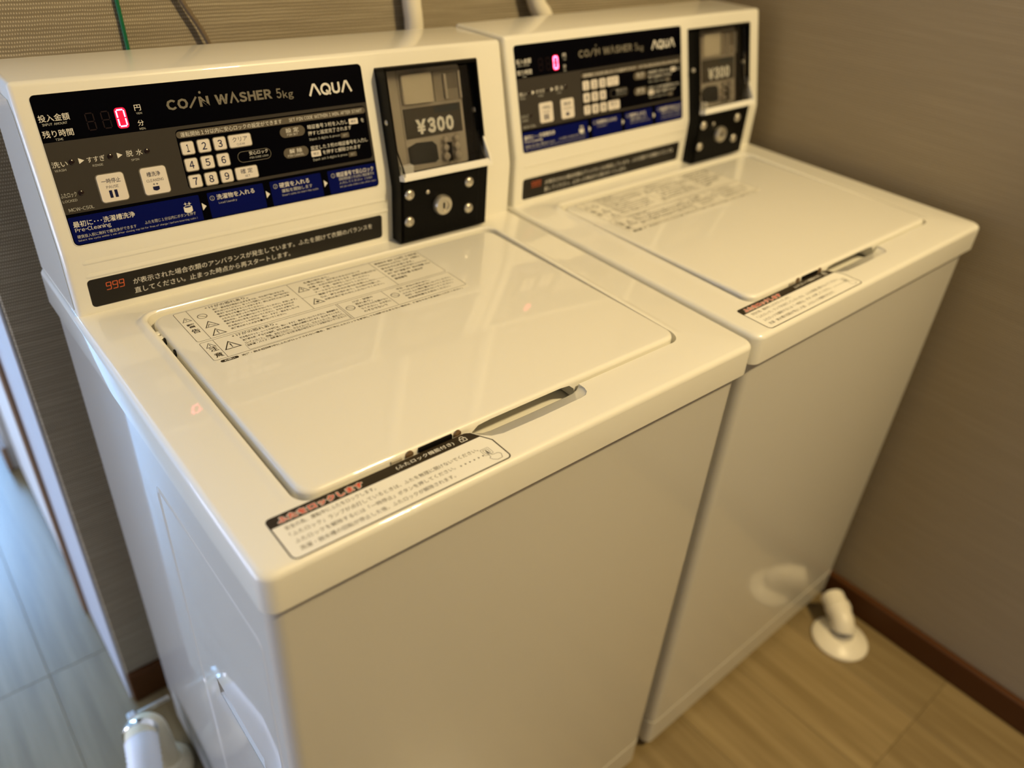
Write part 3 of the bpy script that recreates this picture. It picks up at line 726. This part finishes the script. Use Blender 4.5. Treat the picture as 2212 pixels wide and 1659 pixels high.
    digit(54.6, 88.9, False); digit(67.2, 88.9, False); digit(79.9, 88.9, True)['label'] = 'lit red zero on the display'
    # --- notice sticker
    bm = bmesh.new(); prism(bm, rrect(17.8, 328.2, 13.0, 40.2, 3.6), lambda a, b_: FL(a, b_, -.2), lambda a, b_: FL(a, b_, .25))
    st = bobj('notice_sticker', bm, STICK, root)
    T = Print(FL, .32)
    for k in range(3):
        x, v = 32.8+5.7*k, 27.2
        for pts in ([(0, 7.2), (4, 7.2)], [(0, 3.7), (4, 3.7)], [(0, .2), (4, .2)], [(0, 3.9), (0, 7.0)], [(4, 3.9), (4, 7.0)], [(4, .4), (4, 3.5)]):
            T.line([(x+a+.08*b_, v+b_) for a, b_ in pts], .62, ORANGE)
    T.text('が表示された場合衣類のアンバランスが発生しています。ふたを開けて衣類のバランスを', 56.6, 26.6, 258.6, 6.0, WHITEP, .0)
    T.text('直してください。止まった時点から再スタートします。', 56.2, 17.4, 158.6, 6.0, WHITEP, .0)
    T.done('lettering', st)

    # --- coin box
    cb = bmesh.new(); X0, X1, PR = 342.0, 464.0, 20.0
    zb = 8.6          # bottom above the cover, mm
    def prof2(off, vt=113.5):      # side outline of the front at distance off from the console face
        return [FU(0, vt, off), FU(0, -3.0, off), Vector((0, FU(0, -3, off).y, H+zb/1000))]
    # side walls
    for xa, xb in ((X0, X0+2.6), (X1-2.6, X1)):
        fr_ = prof2(PR); bk = [FU(0, 113.5, -1), FU(0, -3, -1), Vector((0, YL+.002, H+zb/1000))]
        ol = fr_+bk[::-1]
        loft(cb, [[Vector((xa/1000, q.y, q.z)) for q in ol], [Vector((xb/1000, q.y, q.z)) for q in ol]])
    def slab(x0, x1, v0, v1, l0, l1, bmx=cb, mi=0):
        loft(bmx, [[FU(x0, v0, l0), FU(x1, v0, l0), FU(x1, v1, l0), FU(x0, v1, l0)], [FU(x0, v0, l1), FU(x1, v0, l1), FU(x1, v1, l1), FU(x0, v1, l1)]], mi=mi)
    slab(X0, X1, 110.8, 114.0, -1, PR)                 # top wall
    slab(X0+1, X1-1, -2, 112, -1, 1.0)                 # dark back of the recess
    bmesh.ops.recalc_face_normals(cb, faces=cb.faces)
    # lower lock plate body
    fy = FU(0, -3, PR).y
    ol = [(FU(0, 2.0, PR-1.5).y, FU(0, 2.0, PR-1.5).z), (FU(0, -3, PR).y, FU(0, -3, PR).z), (fy, H+zb/1000), (YL+.002, H+zb/1000), (YL+.002, H+.0745)]
    loft(cb, [[Vector((x/1000, a, b_)) for a, b_ in ol] for x in (X0+.3, X1-.3)])
    cbo = bobj('coin_box', cb, BLKPL, root)
    b3 = bmesh.new(); slab(X0+.4, X1-.4, 113.9, 115.2, -1, PR-.6, b3); bobj('top_strip', b3, mat('dark_grey_plastic', (0.055, 0.048, 0.036), 0.45), cbo)
    # lock plate
    b3 = bmesh.new(); box(b3, (X0+3)/1000, (X1-14)/1000, fy-.0016, fy, H+(zb+2)/1000, FU(0, -3, PR).z-.001, .0006, 1); bobj('lock_plate', b3, BLKPL, cbo)
    for x, z in ((348.6, 65.0), (434.3, 65.4), (348.2, 33.5), (434.6, 33.6)):
        b3 = bmesh.new(); x_ = x+ (4 if x < 400 else 1)
        lathe(b3, [(.0062, 0), (.0062, .0012), (.0048, .0030), (.0022, .0036), (.0020, .0026), (0, .0026)], (x_/1000, fy-.0014, H+z/1000), (0, -1, 0), 20); bobj('bolt', b3, SILV, cbo, True, 40)
    b3 = bmesh.new(); lathe(b3, [(.0118, 0), (.0120, .004), (.0104, .0066), (.0064, .0068), (.0060, .0056), (0, .0056)], (.3965, fy-.0014, H+.0460), (0, -1, 0), 28)
    lk = bobj('lock', b3, SILV, cbo, True, 40)
    b3 = bmesh.new(); box(b3, .3958, .3972, fy-.0082, fy-.0060, H+.0425, H+.0495, .0002, 1); bobj('keyhole', b3, BLKPL, lk)
    b3 = bmesh.new(); lathe(b3, [(.0026, 0), (.0026, .001), (.001, .0018), (0, .0018)], (.3772, fy-.0014, H+.0640), (0, -1, 0), 12); bobj('rivet', b3, SILV, cbo, True)
    for (a, b_, x_, sd) in ((FU(0, 60, 10).y, FU(0, 60, 10).z, X0/1000, -1), (FU(0, 60, 8).y, FU(0, 60, 8).z, (X1-2.6)/1000, -1), (fy+.004, H+.043, (X1-2.0)/1000, -1)):
        b3 = bmesh.new(); lathe(b3, [(.0030, 0), (.0030, .0008), (.001, .0016), (0, .0016)], (x_, a, b_), (sd, 0, 0), 12); bobj('rivet', b3, SILV, cbo, True)
    # coin mechanism face in the recess
    b3 = bmesh.new()
    prism(b3, rrect(366.0, 449.0, 4, 110.4, 2.5), lambda a, b_: FU(a, b_, .8), lambda a, b_: FU(a, b_, 3.2)); plate = bobj('mechanism_plate', b3, DARKM, cbo)
    b3 = bmesh.new(); prism(b3, rrect(345.5, 366.5, 2, 110.4, .5), lambda a, b_: FU(a, b_, .8), lambda a, b_: FU(a, b_, 2.4)); bobj('side_bracket', b3, DARKM, cbo)
    b3 = bmesh.new()
    o_ = rrect(368.4, 408.2, 74.4, 106, 3.2)
    loft(b3, [[FU(a, b_, 3) for a, b_ in o_], [FU(a, b_, 6.6) for a, b_ in o_], [FU(388+(a-388)*.955, 90+(b_-90)*.955, 7.6) for a, b_ in o_]])
    bobj('reject_button', b3, mat('warm_grey_button', (0.58, 0.52, 0.40), 0.35, .1), cbo, True, 40)
    b3 = bmesh.new(); slab(412, 448.4, 74, 106, 3.1, 4.6, b3)
    for k in range(9): slab(430.6+k*1.75, 431.6+k*1.75, 86, 102.5, 4.6, 5.4, b3)
    bobj('slot_plate', b3, mat('grey_brown_plate', (0.27, 0.235, 0.18), 0.4, .1), cbo)
    b3 = bmesh.new(); slab(424.2, 427.6, 76, 102, 4.6, 7.6, b3); slab(444.6, 447.4, 75, 104, 4.6, 6.6, b3); bobj('coin_slot', b3, SILV, cbo)
    b3 = bmesh.new(); prism(b3, rrect(368.2, 444.6, 39.0, 70.6, 1), lambda a, b_: FU(a, b_, 3), lambda a, b_: FU(a, b_, 4.6)); pc = bobj('price_plate', b3, mat('price_plate_grey', (0.052, 0.044, 0.032), .4), cbo)
    T = Print(FU, 4.7); T.text('¥300', 381.4, 42.0, 51.6, 16.6, LABELW, .06); T.poly([(408, 62.5), (442, 62.5), (442, 69), (408, 69)], mat('slate_strip', (.030, .034, .036), .4), 4.68)
    T.done('lettering', pc)
    b3 = bmesh.new(); o_ = [(368, 13.5), (372, 10.8), (402, 9.6), (407, 12.5), (406.2, 28), (401, 33), (380, 34), (368, 30)]
    prism(b3, o_, lambda a, b_: FU(a, b_, 3), lambda a, b_: FU(a, b_, 4.2)); bobj('return_opening', b3, RUBBER, cbo)  # raised black patch stands in for the dark inside the opening
    for x in (411.5, 427.0):
        b3 = bmesh.new()
        for k, (zv, rr2) in enumerate(((14, 5.2), (24, 4.4), (33, 3.6))):
            lathe(b3, [(rr2/1000*.9, 0), (rr2/1000, .002), (rr2/1000*.8, .0060), (0, .0066)], FU(x+4.6+k*.2, zv, 3), EN, 16)
        bobj('guide_knob', b3, SILV, cbo, True, 50)
    b3 = bmesh.new(); slab(421.4, 424.2, 8, 29, 3.2, 8.5, b3); bobj('guide_slot', b3, BLKPL, cbo)
    # clear hood: thin sheet flaring outward at the bottom, with thick bright lower lip and end wall
    b3 = bmesh.new()
    pr = [(109, 12.5), (40, 14.5), (14, 19.5), (5, 26.5)]
    xa, xb = X0+4, X1-4
    loft(b3, [[FU(xa, v, l) for v, l in pr]+[FU(xa, v, l-1.6) for v, l in pr[::-1]], [FU(xb, v, l) for v, l in pr]+[FU(xb, v, l-1.6) for v, l in pr[::-1]]])
    hood = bobj('clear_hood', b3, ACRYL, cbo)
    ACR2 = mat('frosted_acrylic_edge', (0.92, 0.90, 0.84), 0.3, trans=0.12, ior=1.4)
    b3 = bmesh.new()
    loft(b3, [[FU(x, -1.5, 20.0), FU(x, -1.5, 30.0), FU(x, 1.6, 30.0), FU(x, 6.2, 27.0), FU(x, 4.0, 20.0)] for x in (xa-4, xb+4)])
    bobj('hood_lip', b3, ACR2, hood)
    for x in (xa-3.6, xb+1.4):
        b3 = bmesh.new()
        loft(b3, [[FU(x+d_, 3, 10), FU(x+d_, 3, 29.5), FU(x+d_, 12, 27.5), FU(x+d_, 38, 17), FU(x+d_, 38, 14)] for d_ in (0, 2.2)])
        bobj('hood_end', b3, ACR2 if x > 400 else ACRYL, hood)
    b3 = bmesh.new(); box(b3, .3480, .3640, FU(0, 4, 16).y, FU(0, 4, 8).y, FU(0, 3, 12).z, FU(0, 14, 12).z, .001, 1); bobj('hood_clip', b3, ACR2, hood)
    return root

_tint = None
def mat_label_tint():
    global _tint
    if _tint is None: _tint = mat('label_cream', (0.84, 0.81, 0.71), 0.32, coat=.3, coat_r=.06)
    return _tint

def copy_tree(o, parent=None):
    c = o.copy(); C.objects.link(c); c.parent = parent
    for ch in list(o.children): copy_tree(ch, c)
    return c

m1 = build_machine()
tag(m1, 'nearer white coin-operated washing machine, at the free end of the wall', 'washing machine', 'coin-operated washing machines side by side')
m2 = copy_tree(m1)
tag(m2, 'farther white coin-operated washing machine, between its twin and the right wall', 'washing machine', 'coin-operated washing machines side by side')
SLX = 0.0165
m2.location = (0.52494+SLX*H, 0.00138, 0.00286)
m2.rotation_euler = (0, -SLX, 0.00724)
for ch in m2.children:
    if ch.name.startswith('foot'):      # levelling feet screwed out to meet the sloping floor
        ext = 0.00286+SLX*ch.location.x
        ch.location.z = -ext; ch.scale.z = (0.018+ext)/0.018

# ------------------------------------------------------------------ pipes, cords and drains
def bez(name, pts, r, m, label, cat, group=None, n=6, seg=16):
    bm = bmesh.new(); tube(bm, spline(pts, n), r, seg)
    return tag(bobj(name, bm, m, None, True, 60), label, cat, group)
def zz(z): return H+z
PY = .5500
b = bez('water_pipe', [(.462, PY, zz(.60)), (.466, PY, zz(.42)), (.474, PY, zz(.30)), (.4805, PY, zz(.23)), (.485, PY, zz(.19)), (.490, PY, zz(.05)), (.492, PY, zz(-.20))], .0118, PVC,
        'straight white pipe on the wall behind the nearer machine', 'pipe', 'white pipes behind the machines')
bez('water_pipe', [(.655, PY, zz(.62)), (.652, PY, zz(.42)), (.658, PY, zz(.30)), (.684, PY-.002, zz(.223)), (.702, PY-.004, zz(.198)), (.722, PY-.004, zz(.14)), (.73, PY-.004, zz(-.20))], .0128, PVC,
        'slanting white pipe on the wall behind the farther machine', 'pipe', 'white pipes behind the machines')
bez('earth_wire', [(.128, .5625, zz(.60)), (.137, .5625, zz(.30)), (.1405, .5625, zz(.243)), (.1425, .5620, zz(.19)), (.146, .556, zz(.05)), (.15, .545, zz(-.10))], .0022, GREEN, 'thin green earth wire hanging down the wallpaper', 'wire', seg=8)
bez('power_cord', [(.172, .561, zz(.60)), (.174, .561, zz(.36)), (.182, .560, zz(.285)), (.203, .559, zz(.239)), (.226, .556, zz(.192)), (.25, .552, zz(.10)), (.26, .545, zz(-.10))], .0028, CORD, 'grey-brown power cord slanting down the wallpaper', 'cord', seg=8)

# floor drain at the right: flange and elbow
rt = empty('drain_elbow', (0.985, -0.062, 0)); tag(rt, 'white elbow pipe with a round floor flange, beside the brown baseboard', 'drain pipe')
bm = bmesh.new(); lathe(bm, [(.048, 0), (.049, .004), (.044, .0095), (.030, .013), (.026, .016), (0, .016)], (0, 0, .0003), (0, 0, 1), 40); bobj('flange', bm, PVC, rt, True, 50)
bm = bmesh.new(); tube(bm, spline([(0, 0, .010), (.001, .002, .026), (.008, .012, .038), (.020, .030, .044), (.034, .049, .046)], 6), .0205, 20); bobj('elbow', bm, PVC, rt, True, 60)
bm = bmesh.new(); lathe(bm, [(.0215, 0), (.0225, .003), (.0225, .012), (.0215, .014)], (0.0155, 0.022, .042), (.58, .80, .12), 24); bobj('collar', bm, PVC, rt, True, 50)

# floor drain at the left: flange, elbow, hose, clamp
rt = empty('drain_hose', (-0.028, 0.425, 0)); tag(rt, 'white drain hose and cream floor flange beside the nearer machine', 'drain pipe')
bm = bmesh.new(); lathe(bm, [(.037, 0), (.038, .005), (.034, .014), (.028, .020), (.024, .026), (0, .026)], (-.008, -.004, .0003), (0, 0, 1), 36); bobj('flange', bm, CREAM, rt, True, 50)
bm = bmesh.new(); tube(bm, spline([(-.008, -.002, .015), (-.009, .004, .055), (-.012, .012, .085), (-.024, .004, .103), (-.030, -.020, .102)], 6), .0200, 20); bobj('elbow', bm, CREAM, rt, True, 60)
bm = bmesh.new(); pts = spline([(-.028, -.010, .103), (-.034, -.036, .098), (-.046, -.080, .080), (-.055, -.14, .060), (-.045, -.22, .070), (-.02, -.27, .085), (.006, -.285, .09)], 10)
tube(bm, pts, [.0205+.0012*(k % 2) for k in range(len(pts))], 20); bobj('hose', bm, HOSE, rt, True, 60)
bm = bmesh.new(); lathe(bm, [(.0225, 0), (.0235, .002), (.0235, .008), (.0225, .010)], (-.023, .008, .101), (-.4, -.9, 0), 28); bobj('clamp', bm, CHROME, rt, True, 50)
bm = bmesh.new(); box(bm, -.034, -.020, .016, .030, .104, .118, .003, 2); bobj('clamp_screw', bm, CHROME, rt)
bm = bmesh.new(); box(bm, -.032, .024, .028, .033, .100, .108, .001, 1); bobj('strap', bm, SILV, rt)
